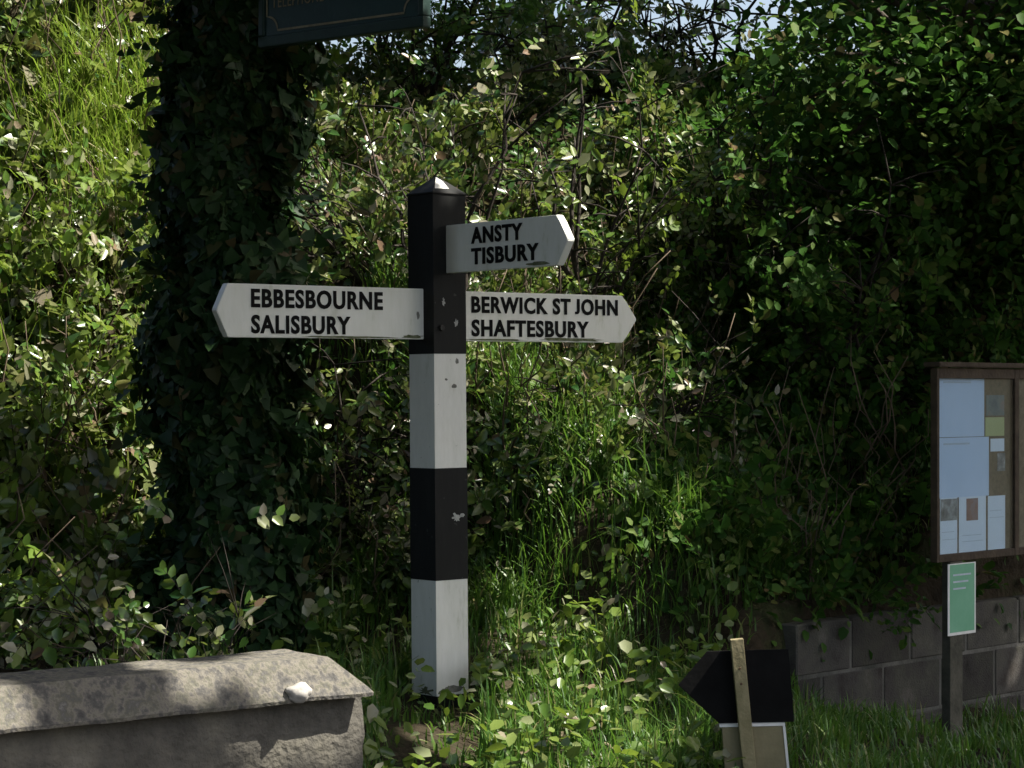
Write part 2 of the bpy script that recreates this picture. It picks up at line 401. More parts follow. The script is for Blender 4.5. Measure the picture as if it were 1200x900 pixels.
def text_mesh(body, h, w, bold=0.0, depth=0.003):
    """lettering as a mesh lying in x,y: cap height h, total width w"""
    cu = bpy.data.curves.new('txt', 'FONT'); cu.body = body; cu.size = 1.0
    cu.offset = bold; cu.extrude = 0.5; cu.resolution_u = 4; cu.space_character = 1.12; cu.space_word = 1.0
    ob = bpy.data.objects.new('txt', cu); COL.objects.link(ob)
    dg = bpy.context.evaluated_depsgraph_get(); dg.update()
    me = bpy.data.meshes.new_from_object(ob.evaluated_get(dg))
    bpy.data.objects.remove(ob)
    n = len(me.vertices); co = np.empty(n * 3); me.vertices.foreach_get('co', co); co = co.reshape(-1, 3)
    F = [list(p.vertices) for p in me.polygons]
    bpy.data.meshes.remove(me)
    low = co[:, 1] < -.06                      # a J that hangs below the line is drawn up onto it
    if low.any():
        jx0, jx1 = co[low, 0].min() - .02, co[low, 0].max() + .04
        j = (co[:, 0] > jx0) & (co[:, 0] < jx1); jy = co[j, 1].min(); jt = co[j, 1].max()
        co[j, 1] = (co[j, 1] - jy) / (jt - jy) * jt
    lo = co.min(0); hi = co.max(0)
    co = (co - lo) / (hi - lo)
    return co * np.array([w, h, depth]), F

def lettering(parent, body, O, U, Nn, u0, u1, z0, z1, mat='letter', bold=0.032, depth=0.003, lift=0.0005):
    co, F = text_mesh(body, z1 - z0, u1 - u0, bold, depth)
    Z = Vector((0, 0, 1))
    V = [O + U * (u0 + c[0]) + Z * (z0 + c[1] - O.z) + Nn * (c[2] + lift) for c in co]
    return mk('lettering', V, F, mat, parent)

def blob_patch(name, mat, parent, O, U, Vv, Nn, cu, cv, ru, rv, lift=0.0008, n=11, seed=0, rough=.45):
    r_ = random.Random(seed)
    V = [O + U * cu + Vv * cv + Nn * (lift + .0006)]
    for i in range(n):
        a = 2 * math.pi * i / n; k = 1 - rough * r_.random()
        V.append(O + U * (cu + math.cos(a) * ru * k) + Vv * (cv + math.sin(a) * rv * k) + Nn * lift)
    F = [[0, 1 + i, 1 + (i + 1) % n] for i in range(n)]
    return mk(name, V, F, mat, parent)

Z = Vector((0, 0, 1)); X = Vector((1, 0, 0)); Y = Vector((0, 1, 0))

# ------------------------------------------------------------------ the ground, the bank and the lane
WA = Vector((1.149, 0.40, 0)); WT = Vector((0.682, 0.731, 0)).normalized(); WN = Vector((WT.y, -WT.x, 0))   # block wall line
PX = np.array([-60, -9, -4.2, -2.6, -1.0, 0.0, 0.7, 1.3, 2.1, 3.0, 3.8, 4.6, 6.5, 12, 60.])
PZ = np.array([0, 0, 0.0, .12, .30, .365, .50, .80, 1.50, 2.35, 2.95, 3.2, 3.3, 3.3, 3.3])
def ground(x, y):
    x = np.asarray(x, float); y = np.asarray(y, float)
    left = smooth01(-.9, -2.2, x)
    yy = y + .75 * left * smooth01(-1.0, .6, y)
    z = np.interp(yy, PX, PZ)
    z = .5 * z + .25 * (np.interp(yy - .25, PX, PZ) + np.interp(yy + .25, PX, PZ))
    z = z + left * 1.0 * smooth01(1.5, 4.5, yy)
    z = z * (1 - .55 * smooth01(.6, 2.2, x) * smooth01(1.2, .2, y))
    s = (x - WA.x) * WN.x + (y - WA.y) * WN.y
    u = (x - WA.x) * WT.x + (y - WA.y) * WT.y
    near = smooth01(-.8, -.1, u)
    back = .60 + .62 * np.clip(-s, 0, 9)
    z = np.where(s < -.05, np.maximum(z, near * np.minimum(back, 3.2)), z)
    front = smooth01(-.35, .7, u) * smooth01(-.12, .0, s)
    z = z * (1 - front) + .06 * front
    wav = .05 * np.sin(2.3 * x + 1.1) * np.sin(1.9 * y + .4) + .03 * np.sin(5.1 * x + 3.0 * y) + .02 * np.sin(9 * x - 7 * y)
    return z + wav * smooth01(-4.0, -1.5, y)

def sheet(name, xs, ys, fz, mat):
    gx, gy = np.meshgrid(xs, ys)
    V = np.stack([gx, gy, fz(gx, gy)], -1).reshape(-1, 3)
    nx = len(xs); i = (np.arange(len(ys) - 1)[:, None] * nx + np.arange(nx - 1)[None]).ravel()
    return nparr(name, V, np.stack([i, i + 1, i + 1 + nx, i + nx], 1), mat, None, True)

xs = np.concatenate([np.linspace(-900, -8, 14), np.arange(-7, -3.5, .5), np.arange(-3.5, 3.6, .07), np.arange(4, 8, .5), np.linspace(9, 900, 14)])
ys = np.concatenate([np.linspace(-900, -12, 14), np.arange(-11, -4.5, .5), np.arange(-4.5, 5.5, .07), np.arange(5.9, 12, .8), np.linspace(13, 900, 14)])
tag(sheet('ground', xs, ys, ground, 'soil'), 'dark earth ground and bank under the grass', None, None, 'structure')
tag(sheet('lane', np.linspace(-60, 60, 41), np.linspace(-13, -4.8, 12), lambda x, y: np.full_like(x, 0.006), 'asphalt'), 'grey tarmac lane in front of the bank', None, None, 'structure')

# ------------------------------------------------------------------ fingerpost
SC = Vector((-0.28, 0.0, 0.0)); PW = 0.157
NR = Vector((math.sin(R(40)), -math.cos(R(40)), 0)); NL = Vector((-math.cos(R(40)), -math.sin(R(40)), 0))
gz = 0.365
post = empty('fingerpost', (SC.x, SC.y, gz - .05), 'black and white banded wooden fingerpost with three white pointing arms', 'signpost')
post.rotation_euler = (0, R(-0.45), 0)
h = PW / 2
bands = [('foot', 'black', gz - .30, .377, .004), ('white_band', 'white', .377, .823, 0), ('black_band', 'black', .823, 1.257, .0015),
         ('white_band', 'white', 1.257, 1.700, 0), ('black_band', 'black', 1.700, 2.317, .0015)]
for nm, mt, z0, z1, ex in bands:
    bm = bmesh.new(); slab(bm, SC, NR, NL, Z, -h - ex, h + ex, -h - ex, h + ex, z0, z1)
    es = [e for e in bm.edges if abs(e.verts[0].co.z - e.verts[1].co.z) > .05]
    bmesh.ops.bevel(bm, geom=es, offset=.006, segments=2, affect='EDGES')
    mkbm(nm, bm, mt, post)
# cap: low pyramid with a small eave
bm = bmesh.new(); hh = h + .006
cv = [bm.verts.new(SC + NR * a * hh + NL * b * hh + Z * 2.3175) for a, b in ((1, 1), (-1, 1), (-1, -1), (1, -1))]
cw = [bm.verts.new(SC + NR * a * hh + NL * b * hh + Z * 2.325) for a, b in ((1, 1), (-1, 1), (-1, -1), (1, -1))]
ap = bm.verts.new(SC + Z * 2.398)
bm.faces.new(cv)
for i in range(4):
    bm.faces.new([cv[i], cv[(i + 1) % 4], cw[(i + 1) % 4], cw[i]]); bm.faces.new([cw[i], cw[(i + 1) % 4], ap])
bmesh.ops.bevel(bm, geom=list(bm.edges), offset=.002, segments=1, affect='EDGES')
mkbm('cap', bm, 'black', post)  # cap coloured dark to stand for its shaded sides
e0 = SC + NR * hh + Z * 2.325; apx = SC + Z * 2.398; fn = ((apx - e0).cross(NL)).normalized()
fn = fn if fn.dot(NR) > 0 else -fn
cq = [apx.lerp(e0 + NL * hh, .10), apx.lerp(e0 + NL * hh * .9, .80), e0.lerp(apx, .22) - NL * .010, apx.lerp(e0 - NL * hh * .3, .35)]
mk('cap_sunlit_patch', [q + fn * .0012 for q in cq], [[0, 1, 2, 3]], 'white', post)  # white patch paints sunlight onto the right-hand facet

FT = 0.034
def finger(D, Nf, start, z0, z1, tip_px, shoulder_px, sgn, lines, label, zt=None):
    """D: direction the arm points, Nf: normal of the face seen; sgn: +1 if reading runs along D"""
    zm = (z0 + z1) / 2
    O = SC + Z * zm
    Fo = SC + Nf * (FT / 2)
    tip = along(tip_px, SC, D); sh = along(shoulder_px, Fo, D)
    hz = (z1 - z0) / 2
    pts = [(start, -hz), (sh, -hz), (sh + .3 * (tip - sh), -hz * .72), (tip, -.004), (tip, .004), (sh + .3 * (tip - sh), hz * .72), (sh, hz), (start, hz)]
    f = poly('finger', 'white_sign', post, O, D, Z, Nf, pts, -FT / 2, FT / 2, .0025)
    f['label'] = label
    U = D * sgn
    for body, a_px, b_px, za, zb in lines:
        a = along(a_px, Fo, D); b = along(b_px, Fo, D)
        u0, u1 = (a, b) if sgn > 0 else (-a, -b)
        lettering(f, body, O + Nf * FT / 2, U, Nf, u0, u1, zm + za, zm + zb)
    return f, O + Nf * FT / 2

z0, z1 = 1.757, 1.953
fl, OL = finger(NL, NR, h, z0, z1, 255, 271, -1, [('EBBESBOURNE', 298, 452, .011, .081), ('SALISBURY', 298, 414, -.084, -.015)],
                'white finger reading EBBESBOURNE SALISBURY, pointing left')
fr, OR_ = finger(-NL, NR, h, 1.752, 1.948, 746, 733, 1, [('BERWICK ST JOHN', 556, 727, .013, .080), ('SHAFTESBURY', 556, 693, -.080, -.012)],
                 'white finger reading BERWICK ST JOHN SHAFTESBURY, pointing right')
fa, OA = finger(NR, NL, h, 2.012, 2.197, 674, 657, 1, [('ANSTY', 557, 617, .012, .076), ('TISBURY', 557, 636, -.068, -.004)],
                'shaded white finger reading ANSTY TISBURY, turned towards the viewer')
# wear: bare patches, lichen along the lower edges, bolts
RF = SC + NR * (h + .0018)
UL = -NL
blob_patch('paint_chip', 'chip', post, RF, UL, Z, NR, .022, 1.063, .026, .022, seed=3, n=17, rough=.7)
blob_patch('paint_chip', 'chip', post, RF, UL, Z, NR, .052, 1.072, .018, .012, seed=5)
blob_patch('paint_chip', 'chip', post, RF, UL, Z, NR, -.032, 1.90, .010, .020, seed=8, n=15, rough=.65)
blob_patch('paint_chip', 'chip', post, RF, UL, Z, NR, .030, 1.82, .013, .018, seed=9, n=15, rough=.65)
blob_patch('paint_chip', 'chip_dark', post, SC + NR * (h), UL, Z, NR, .018, 1.575, .018, .010, seed=10)
blob_patch('paint_chip', 'chip_dark', post, SC + NR * (h), UL, Z, NR, .034, 1.672, .010, .016, seed=11)
blob_patch('paint_chip', 'chip_dark', post, SC + NR * (h), UL, Z, NR, -.02, 1.60, .009, .006, seed=12)
blob_patch('paint_chip', 'chip_dark', post, SC + NR * (h), UL, Z, NR, .01, .40, .06, .016, seed=13, n=15)
blob_patch('algae_patch', 'moss', post, SC + NR * h, UL, Z, NR, -.03, .392, .045, .028, seed=21, n=19, rough=.7)
blob_patch('algae_patch', 'moss', post, SC + NL * h, NR, Z, NL, .01, .390, .06, .022, seed=22, n=19, rough=.7)
blob_patch('paint_chip', 'chip_dark', fl, OL, -NL, Z, NR, -(h + .03), -.005, .009, .022, seed=14)
blob_patch('paint_chip', 'moss', fl, OL, -NL, Z, NR, -(h + .06), -.088, .07, .008, seed=15, n=17)
blob_patch('paint_chip', 'moss', fl, OL, -NL, Z, NR, -(h + .35), -.093, .25, .005, seed=16, n=21)
blob_patch('paint_chip', 'moss', fr, OR_, -NL, Z, NR, h + .62, -.088, .22, .009, seed=17, n=21)
blob_patch('paint_chip', 'moss', fr, OR_, -NL, Z, NR, h + .2, -.092, .18, .005, seed=18, n=19)
blob_patch('paint_chip', 'moss', fa, OA, NR, Z, NL, h + .55, -.080, .08, .009, seed=19, n=13)
for a, zz in ((-.02, 1.86),):
    bm = bmesh.new(); bmesh.ops.create_cone(bm, cap_ends=True, segments=8, radius1=.013, radius2=.011, depth=.012)
    bmesh.ops.transform(bm, matrix=NR.to_track_quat('Z', 'Y').to_matrix().to_4x4(), verts=bm.verts)
    bmesh.ops.translate(bm, verts=bm.verts, vec=RF + UL * -.045 + Z * 1.80 + NR * .005)
    mkbm('bolt', bm, 'iron', post)

# ------------------------------------------------------------------ low stone wall, front left
SA = Vector((-1.222, -3.5, 0)); SB = Vector((-0.374, -2.8, 0)); ST = (SB - SA).normalized(); SN = Vector((ST.y, -ST.x, 0))
SL = (SB - SA).length
swall = empty('stone_wall', (SA.x, SA.y, 0.0), 'low weathered stone wall with chamfered coping and a pale lump of flint', 'wall')
def rough_block(name, mat, parent, u0, u1, fprof, nu, amp, freq, seed, endin=None):
    """sweep a closed profile (n,z points) along ST with noise; profile may change near the end"""
    V = []; F = []
    us = np.linspace(u0, u1, nu)
    k = None
    for u in us:
        pr = fprof(u); k = len(pr)
        for (uu, n_, z_) in pr:
            p = SA + ST * uu + SN * n_ + Z * z_
            q = p * freq + Vector((seed, 0, 0))
            d = Vector((noise.noise(q), noise.noise(q + Vector((9, 3, 1))), noise.noise(q + Vector((4, 8, 2))))) * amp
            q2 = p * freq * 4
            d += Vector((noise.noise(q2), noise.noise(q2 + Vector((9, 3, 1))), noise.noise(q2 + Vector((4, 8, 2))))) * amp * .4
            V.append(p + d)
    for i in range(nu - 1):
        for j in range(k): F.append([i * k + j, i * k + (j + 1) % k, (i + 1) * k + (j + 1) % k, (i + 1) * k + j])
    F.append(list(range(k))[::-1]); F.append([(nu - 1) * k + j for j in range(k)])
    o = mk(name, V, F, mat, parent, True)
    o.data.set_sharp_from_angle(angle=R(32))
    return o
def dens(pts, step=.03):
    out = []
    for i in range(len(pts)):
        a = np.array(pts[i]); b = np.array(pts[(i + 1) % len(pts)])
        m = max(1, int(np.linalg.norm(b - a) / step))
        for t in range(m): out.append(tuple(a + (b - a) * t / m))
    return out
THK = .30
body_pts = dens([(.002, -.3), (-.042, .745), (-THK + .02, .745), (-THK + .02, -.3)])
def bodyprof(u):
    r = max(0.0, (u - (SL - .05)) / .05); k = 1 - .10 * r * r
    c = -THK / 2
    return [(u, c + (n - c) * (k if True else 1), z) for n, z in body_pts]
rough_block('wall_body', 'wallface', swall, -2.2, SL + .010, bodyprof, 90, .016, 7, 3)
cope_low = .742; cope_top = .842
cp = dens([(-.006, .734), (.018, .738), (.021, .748), (-.020, .838), (-.026, .846), (-.22, .850), (-.30, .80), (-.30, .738)], .016)
def copeprof(u_end):
    def f(u):
        out = []
        for n, z in cp:
            # hipped right-hand end: the higher the point, the further back it stops
            lim = u_end - max(0.0, (z - .752)) * 1.25
            out.append((min(u, lim), n, z))
        return out
    return f
edges = [-2.2, -1.25, -.36, SL - .012]
for i in range(3):
    last = i == 2
    rough_block('coping_stone', 'stone', swall, edges[i] + .003, edges[i + 1] - (0 if last else .003), copeprof(edges[i + 1] if last else 99), 90 if last else 34, .0032, 9, 7)
# flint nodule set in the coping
bm = bmesh.new(); bmesh.ops.create_icosphere(bm, subdivisions=3, radius=1)
fc = W(350, 812, 6.02)
for v in bm.verts:
    d = v.co.copy(); k = 1 + .34 * noise.noise(d * 1.3 + Vector((3, 1, 0))) + .14 * noise.noise(d * 4)
    v.co = fc + ST * d.x * .036 * k + SN * d.y * .024 * k + Z * d.z * .025 * k
mkbm('flint', bm, 'flint', swall, True)

# ------------------------------------------------------------------ concrete block wall, right
bwall = empty('block_wall', (WA.x, WA.y, 0.0), 'low grey concrete block retaining wall behind the noticeboard', 'wall')
ztop = .600
box('mortar_core', 'mortar', bwall, WA, WT, Z, WN, .03, 3.4, -.35, ztop - .012, -.13, -.002)
me_block = None
u_first = along(997, WA, WT)
for c in range(4):
    z1b = ztop - .225 * c; z0b = z1b - .212
    off = u_first if c % 2 == 0 else along(1035, WA, WT)
    u = off - 3 * .45
    while u < 3.3:
        a = max(u + .007, .02); b = min(u + .443, 3.42)
        if b - a > .08:
            bm = slab(bmesh.new(), WA + WT * 0, WT, Z, WN, a, b, z0b, z1b, -.10, random.uniform(.001, .006))
            bmesh.ops.bevel(bm, geom=list(bm.edges), offset=.006, segments=1, affect='EDGES')
            mkbm('block', bm, 'block', bwall)
        u += .45

# ------------------------------------------------------------------ noticeboard
BA = Vector((1.712, 0.30, 0)); BT = WT.copy(); BN = WN.copy()
nb = empty('noticeboard', (BA.x + BT.x * .6, BA.y + BT.y * .6, .02), 'dark wooden glazed noticeboard on posts, full of pale notices, by the block wall', 'noticeboard')
zb0, zb1 = .862, 1.650
box('back_panel', 'cork', nb, BA, BT, Z, BN, .03, 1.22, zb0 + .02, zb1 - .02, -.029, -.0228)
for a, b in ((.004, .022), (.606, .640), (1.225, 1.25)):
    box('stile', 'wood_dark', nb, BA, BT, Z, BN, a, b, zb0, zb1, -.030, .003, .003)
for a, b in ((.024, .604), (.642, 1.223)):
    box('rail', 'wood_dark', nb, BA, BT, Z, BN, a, b, zb1 - .042, zb1, -.030, .002, .002)
    box('rail', 'wood_dark', nb, BA, BT, Z, BN, a, b, zb0, zb0 + .030, -.030, .002, .002)
    box('pane', 'glass', nb, BA, BT, Z, BN, a, b, zb0 + .032, zb1 - .044, -.008, -.004)
poly('roof_board', 'wood_dark', nb, BA, BT, Z, BN, [(-.012, zb1 + .003), (1.262, zb1 + .003), (1.262, zb1 + .024), (-.012, zb1 + .024)], -.055, .025, .004)
for a, b in ((.105, .200), (1.05, 1.145)):
    box('leg', 'wood_leg', nb, BA, BT, Z, BN, a, b, -.25, zb0 - .002, -.040, .000, .004)
# notices pinned inside (top-level things that rest on the board)
def bu(px): return along(px, BA, BT)
def bz(px, py):
    d = 9.0 + (BA + BT * bu(px)).y
    return 1.55 + (460 - py) / FOC * d
def notice(name, mat, x0, x1, y0, y1, label, lift=.0, prints=(), group='notices pinned in the noticeboard'):
    u0, u1 = bu(x0), bu(x1); zt = bz((x0 + x1) / 2, y0); zb = bz((x0 + x1) / 2, y1)
    n0 = -.0222 + lift
    o = box(name, mat, None, BA, BT, Z, BN, u0, u1, zb, zt, n0, n0 + .0012)
    tag(o, label, 'notice', group)
    for (a, b, c, d, mm) in prints:
        uu0 = u0 + (u1 - u0) * a; uu1 = u0 + (u1 - u0) * b; zz0 = zb + (zt - zb) * c; zz1 = zb + (zt - zb) * d
        box('printed_picture' if mm.startswith('photo') else 'printed_line', mm, o, BA, BT, Z, BN, uu0, uu1, zz0, zz1, n0 + .0013, n0 + .0018)
    return o
rows = lambda n, a=.1, b=.9, lo=.06, hi=.92: [(a, b - .25 * ((i * 7) % 3) / 3, lo + (hi - lo) * i / n, lo + (hi - lo) * i / n + .010, 'ink') for i in range(n)]
notice('poster', 'paper_sky_tint', 1106, 1158.5, 442, 512, 'large pale sheet with painted blue sky tint at the top left of the noticeboard', 0, [(.08, .7, .90, .93, 'ink')])
notice('poster', 'paper_sky_tint', 1106, 1164, 512.6, 582.6, 'wide pale sheet with painted blue sky tint below the top sheet in the noticeboard', .0, [(.08, .6, .88, .91, 'ink')])
notice('poster', 'photo_teal', 1161, 1182, 463, 487, 'small dark picture print near the top right of the noticeboard', 0)
notice('poster', 'paper_yellow', 1160, 1182, 489, 511, 'small yellow green slip under the dark picture print', 0)
notice('poster', 'paper', 1166, 1182, 514, 529, 'small white slip under the yellow green slip', 0)
notice('poster', 'photo_dark', 1174, 1183, 531, 552, 'small dark slip beside the wide sky tinted sheet', 0)
notice('poster', 'paper', 1107, 1127, 583.5, 654, 'narrow white notice with a grey photograph, bottom left of the noticeboard', 0, [(.02, .98, .62, .98, 'photo_dark')] + rows(2, .1, .9, .30, .55))
notice('poster', 'paper', 1129, 1160.5, 582, 652, 'white notice with a small dark red picture, bottom middle of the noticeboard', .0, [(.27, .70, .60, .97, 'photo_red')] + rows(2, .12, .9, .25, .45))
notice('poster', 'paper', 1163, 1183, 581, 645, 'plain white notice at the bottom right of the noticeboard', 0, rows(2, .1, .9, .6, .85))
# green notice on the leg
gn = empty('green_notice', BA + BT * .18 + BN * .003 + Z * .56, 'green paper notice with white border fixed to the noticeboard leg', 'notice')
zt, zbm = .852, .560
box('sheet', 'white_edge', gn, BA, BT, Z, BN, .080, .289, zbm, zt, .002, .006)
box('printed_panel', 'paper_green', gn, BA, BT, Z, BN, .092, .278, zbm + .012, zt - .004, .0062, .0070)
for i in range(3):
    box('printed_line', 'ink', gn, BA, BT, Z, BN, .115, .250 - .02 * (i % 3), zt - .05 - .028 * i, zt - .043 - .028 * i, .0072, .0076)

# ------------------------------------------------------------------ arrow board and small board on a stake
AY = -1.5; AD = 7.5
def at(px, py, d=AD): return W(px, py, d)
O0 = Vector((0, AY, 0))
stake_top = W(862.5, 748, AD); stake_low = W(877.5, 900, AD)
gs = float(ground(.78, AY))
dirn = (stake_low - stake_top).normalized(); bot = stake_top + dirn * ((stake_top.z - gs + .15) / -dirn.z)
stake = tag(mkbm('stake', slab(bmesh.new(), stake_top, dirn, dirn.cross(Y).normalized(), -Y, 0, (bot - stake_top).length, -.021, .021, .0, .034, .002), 'wood_stake'),
            'leaning softwood stake carrying the black arrow board', 'stake')
def P2(px, py): v = at(px, py); return (v.x, v.z)
pts = [P2(*p) for p in ((795, 803), (829, 763.5), (924, 761), (931, 846), (843, 848))]
ab = poly('arrow_board', 'black_board', None, O0, X, Z, -Y, pts[::-1], -.014, -.002, .0015)
tag(ab, 'black arrow shaped board pointing left on the wooden stake', 'sign')
for zf in (.035, .085):
    bm = bmesh.new(); bmesh.ops.create_cone(bm, cap_ends=True, segments=8, radius1=.0045, radius2=.0035, depth=.003)
    bmesh.ops.transform(bm, matrix=(-Y).to_track_quat('Z', 'Y').to_matrix().to_4x4(), verts=bm.verts)
    bmesh.ops.translate(bm, verts=bm.verts, vec=stake_top + dirn * (zf + .06) - Y * .035)
    bmesh.ops.translate(bm, verts=bm.verts, vec=base_of(stake) - Vector(stake.location))
    mkbm('nail', bm, 'rust', stake)
sb = empty('small_board', W(884, 906, AD), 'plain plywood board with edges painted white for sunlight under the black arrow board', 'board')
pts = [P2(*p) for p in ((846, 852.5), (917, 850.5), (925, 915), (927, 950), (853, 950))]
poly('panel', 'ply', sb, O0, X, Z, -Y, pts[::-1], -.016, -.002, .001)
e1 = [P2(*p) for p in ((843, 848.8), (920, 847), (920, 850.3), (843.4, 852.2))]
poly('sunlit_edge_strip', 'white_edge', sb, O0, X, Z, -Y, e1[::-1], -.020, .002)  # white strip paints the sunlight on the board's top edge
e2 = [P2(*p) for p in ((917.3, 850.6), (920.2, 850.4), (930, 950), (927, 950))]
poly('sunlit_edge_strip', 'white_edge', sb, O0, X, Z, -Y, e2[::-1], -.020, .001)  # sunlight on the right-hand edge, painted the same way

# ------------------------------------------------------------------ ivy-clad pole and hanging sign
IP = Vector((-1.165, .44, 0)); gi = float(ground(IP.x, IP.y))
ivp = empty('ivy_clad_pole', (IP.x, IP.y, gi - .1), 'tall pole smothered in dark ivy left of the fingerpost', 'pole')
V, F = tube_data([IP + Z * (gi - .2), IP + Z * 2, IP + Z * 4.75], [.13, .11, .10], 12)
mk('trunk', V, F, 'bark', ivp, True)
n = 24000
zz = rng.uniform(gi - .05, 4.45, n); aa = rng.uniform(0, 2 * math.pi, n)
def lumpy(a, z):
    return np.array([noise.noise((math.cos(q) * 1.3, math.sin(q) * 1.3, w * 1.5)) + .6 * noise.noise((math.cos(q) * 3, math.sin(q) * 3, w * 3.6 + 7)) for q, w in zip(a, z)])
lump = np.clip(1 + 1.1 * lumpy(aa, zz), .45, 2.0)
rad = .10 + (.02 + .155 * rng.uniform(0, 1, n) ** .5) * lump
rad = rad + .10 * smooth01(1.5, .5, zz) * rng.uniform(.1, 1.2, n)
pos = np.stack([IP.x + np.cos(aa) * rad, IP.y + np.sin(aa) * rad, zz], 1)
nr = np.stack([np.cos(aa), np.sin(aa), np.full(n, .35)], 1) + rng.normal(0, .5, (n, 3))
m_ = 330
z2 = rng.uniform(gi + .1, 4.3, m_); a2 = rng.uniform(0, 2 * math.pi, m_)
p2 = np.stack([IP.x + np.cos(a2) * .2, IP.y + np.sin(a2) * .2, z2], 1)
sprigs('hanging_strands', p2, np.stack([np.cos(a2), np.sin(a2), rng.normal(-.1, .5, m_)], 1), rng.uniform(.08, .28, m_), 7, rng.uniform(.04, .07, m_), 'ivy', ivp, 1.1, 'twig', IVY)
leaves('foliage', pos, nr, rng.uniform(.035, .080, n), 'ivy', ivp, 1.1, IVY, .9)

# sign
gl = Vector((-.988, .10, 2.908)); gr_ = Vector((-.317, -.433, 2.908))
GT = (gr_ - gl).normalized(); GN = Vector((GT.y, -GT.x, 0)); GL = (gr_ - gl).length
gs_ = empty('hanging_sign', (gl + gr_) / 2, 'dark green hanging sign with thin gold border above the fingerpost', 'sign')
gs_['base'] = None
GH = 1.05
box('board', 'green_panel', gs_, gl, GT, Z, GN, .03, GL - .03, .045, GH - .03, -.016, .012)
for a, b, c, d in ((0, GL, 0, .043), (0, GL, GH - .03, GH)):
    box('frame_rail', 'green_frame', gs_, gl, GT, Z, GN, a, b, c, d, -.025, .022, .006)
for a, b in ((0, .028), (GL - .028, GL)):
    box('frame_stile', 'green_frame', gs_, gl, GT, Z, GN, a, b, .044, GH - .031, -.025, .021, .006)
# gold line with scalloped corners
gb = []
m_, r_c = .042, .058
def arc(cx, cz, a0, a1): return [(cx + r_c * math.cos(a0 + (a1 - a0) * i / 6), cz + r_c * math.sin(a0 + (a1 - a0) * i / 6)) for i in range(7)]
x0, x1, zz0, zz1 = m_, GL - m_, .062, GH - .07
ring = arc(x0, zz0, math.pi / 2, 0) + arc(x1, zz0, math.pi, math.pi / 2) + arc(x1, zz1, -math.pi / 2, -math.pi) + arc(x0, zz1, 0, -math.pi / 2)
bm = bmesh.new(); k = len(ring); lo = []; hi = []
cx, cz = GL / 2, GH / 2
for i in range(k):
    p = Vector(ring[i]); a = Vector(ring[i - 1]); b = Vector(ring[(i + 1) % k])
    t = (b - a).normalized(); nn = Vector((-t.y, t.x)) * .0042
    for lst, s in ((lo, -1), (hi, 1)):
        q = p + nn * s; lst.append(bm.verts.new(gl + GT * q.x + Z * q.y + GN * .0145))
for i in range(k): bm.faces.new([lo[i], lo[(i + 1) % k], hi[(i + 1) % k], hi[i]])
mkbm('gold_line', bm, 'gold', gs_)
OG = gl + GN * .0128
lt = lettering(gs_, 'TELEPHONE', OG, GT, GN, .068, .345, gl.z + .150, gl.z + .195, 'gold_dim', .0, .001)
for i, (a, b, c, d, mm) in enumerate(((.375, .39, .158, .195, 'gold_dim'), (.40, .412, .16, .19, 'red_dim'), (.422, .44, .158, .196, 'gold_dim'), (.50, .515, .16, .195, 'red_dim'), (.53, .54, .158, .196, 'red_dim'), (.555, .575, .16, .192, 'gold_dim'))):
    blob_patch('worn_lettering', mm, gs_, OG, GT, Z, GN, (a + b) / 2, (c + d) / 2, .010, .022, seed=40 + i)
# iron bracket back to the pole, above the board
br = empty('sign_bracket', IP + Z * (2.908 + GH + .12), 'black iron bracket holding the hanging sign to the ivy pole', 'bracket')
top = 2.908 + GH + .14
P0 = Vector((IP.x, IP.y, top)); P1 = Vector((gr_.x, gr_.y, top)) + GT * .05
PM = Vector((gl.x, gl.y, top)) - GT * .06
tubes('arm', [([P0, PM, PM.lerp(P1, .5), P1], [.018, .018, .018, .016])], 'iron', br)
tubes('brace', [([P0 + Z * .5, PM.lerp(P1, .3) + Z * .28, PM.lerp(P1, .9)], [.010, .010, .010])], 'iron', br)
for t in (.12, .88):
    q = gl.lerp(gr_, t); tubes('hanger', [([Vector((q.x, q.y, 2.908 + GH - .01)), Vector((q.x, q.y, top - .01))], [.008, .008])], 'iron', br)

# ------------------------------------------------------------------ where sunlight comes through the tree canopy, and what lies in deep shade
GAPS = []
def on_ground(px, py, lift=.15):
    """where the line of sight through a picture position meets the bank"""
    for d in np.arange(7.0, 14.5, .05):
        p = W(px, py, d)
        if p.z < float(ground(p.x, p.y)) + lift: return np.array(p)
    return np.array(W(px, py, 12.5))
def gap(px, py, d, r, keep=.06):
    GAPS.append((np.array(W(px, py, d)) if d else on_ground(px, py), r, keep))
for px in range(-80, 200, 40):
    for py in range(10, 720, 40): gap(px, py, 0, .22, .01)
for px in range(400, 870, 50):
    for py in range(60, 480, 50): gap(px, py, 11.0, .19, .03 if px < 640 or py > 330 else .01)
for px in range(400, 870, 55):
    for py in range(70, 330, 55):
        for d in (10.4, 11.7, 12.5): gap(px, py, d, .15, .02)
    for py in range(330, 520, 50): gap(px, py, 0, .15, .03)
for px in (700, 740, 780, 820):
    for py in (100, 150, 200, 250, 300): gap(px, py, 11.2, .22, .03)
for px, py in ((640, 860), (680, 880), (610, 830), (690, 820), (660, 780), (560, 880), (670, 720), (690, 680), (720, 890), (640, 650), (600, 890), (640, 820), (650, 600), (570, 840), (700, 860), (740, 860), (620, 770)): gap(px, py, 0, .17, .02)
for px, py, d in ((205, 800, 5.9), (250, 795, 5.95), (290, 790, 6.0), (330, 790, 6.05), (370, 790, 6.1), (400, 785, 6.15), (425, 795, 6.2), (12, 820, 5.5), (320, 770, 6.2), (380, 772, 6.25)): gap(px, py, d, .07, .0)
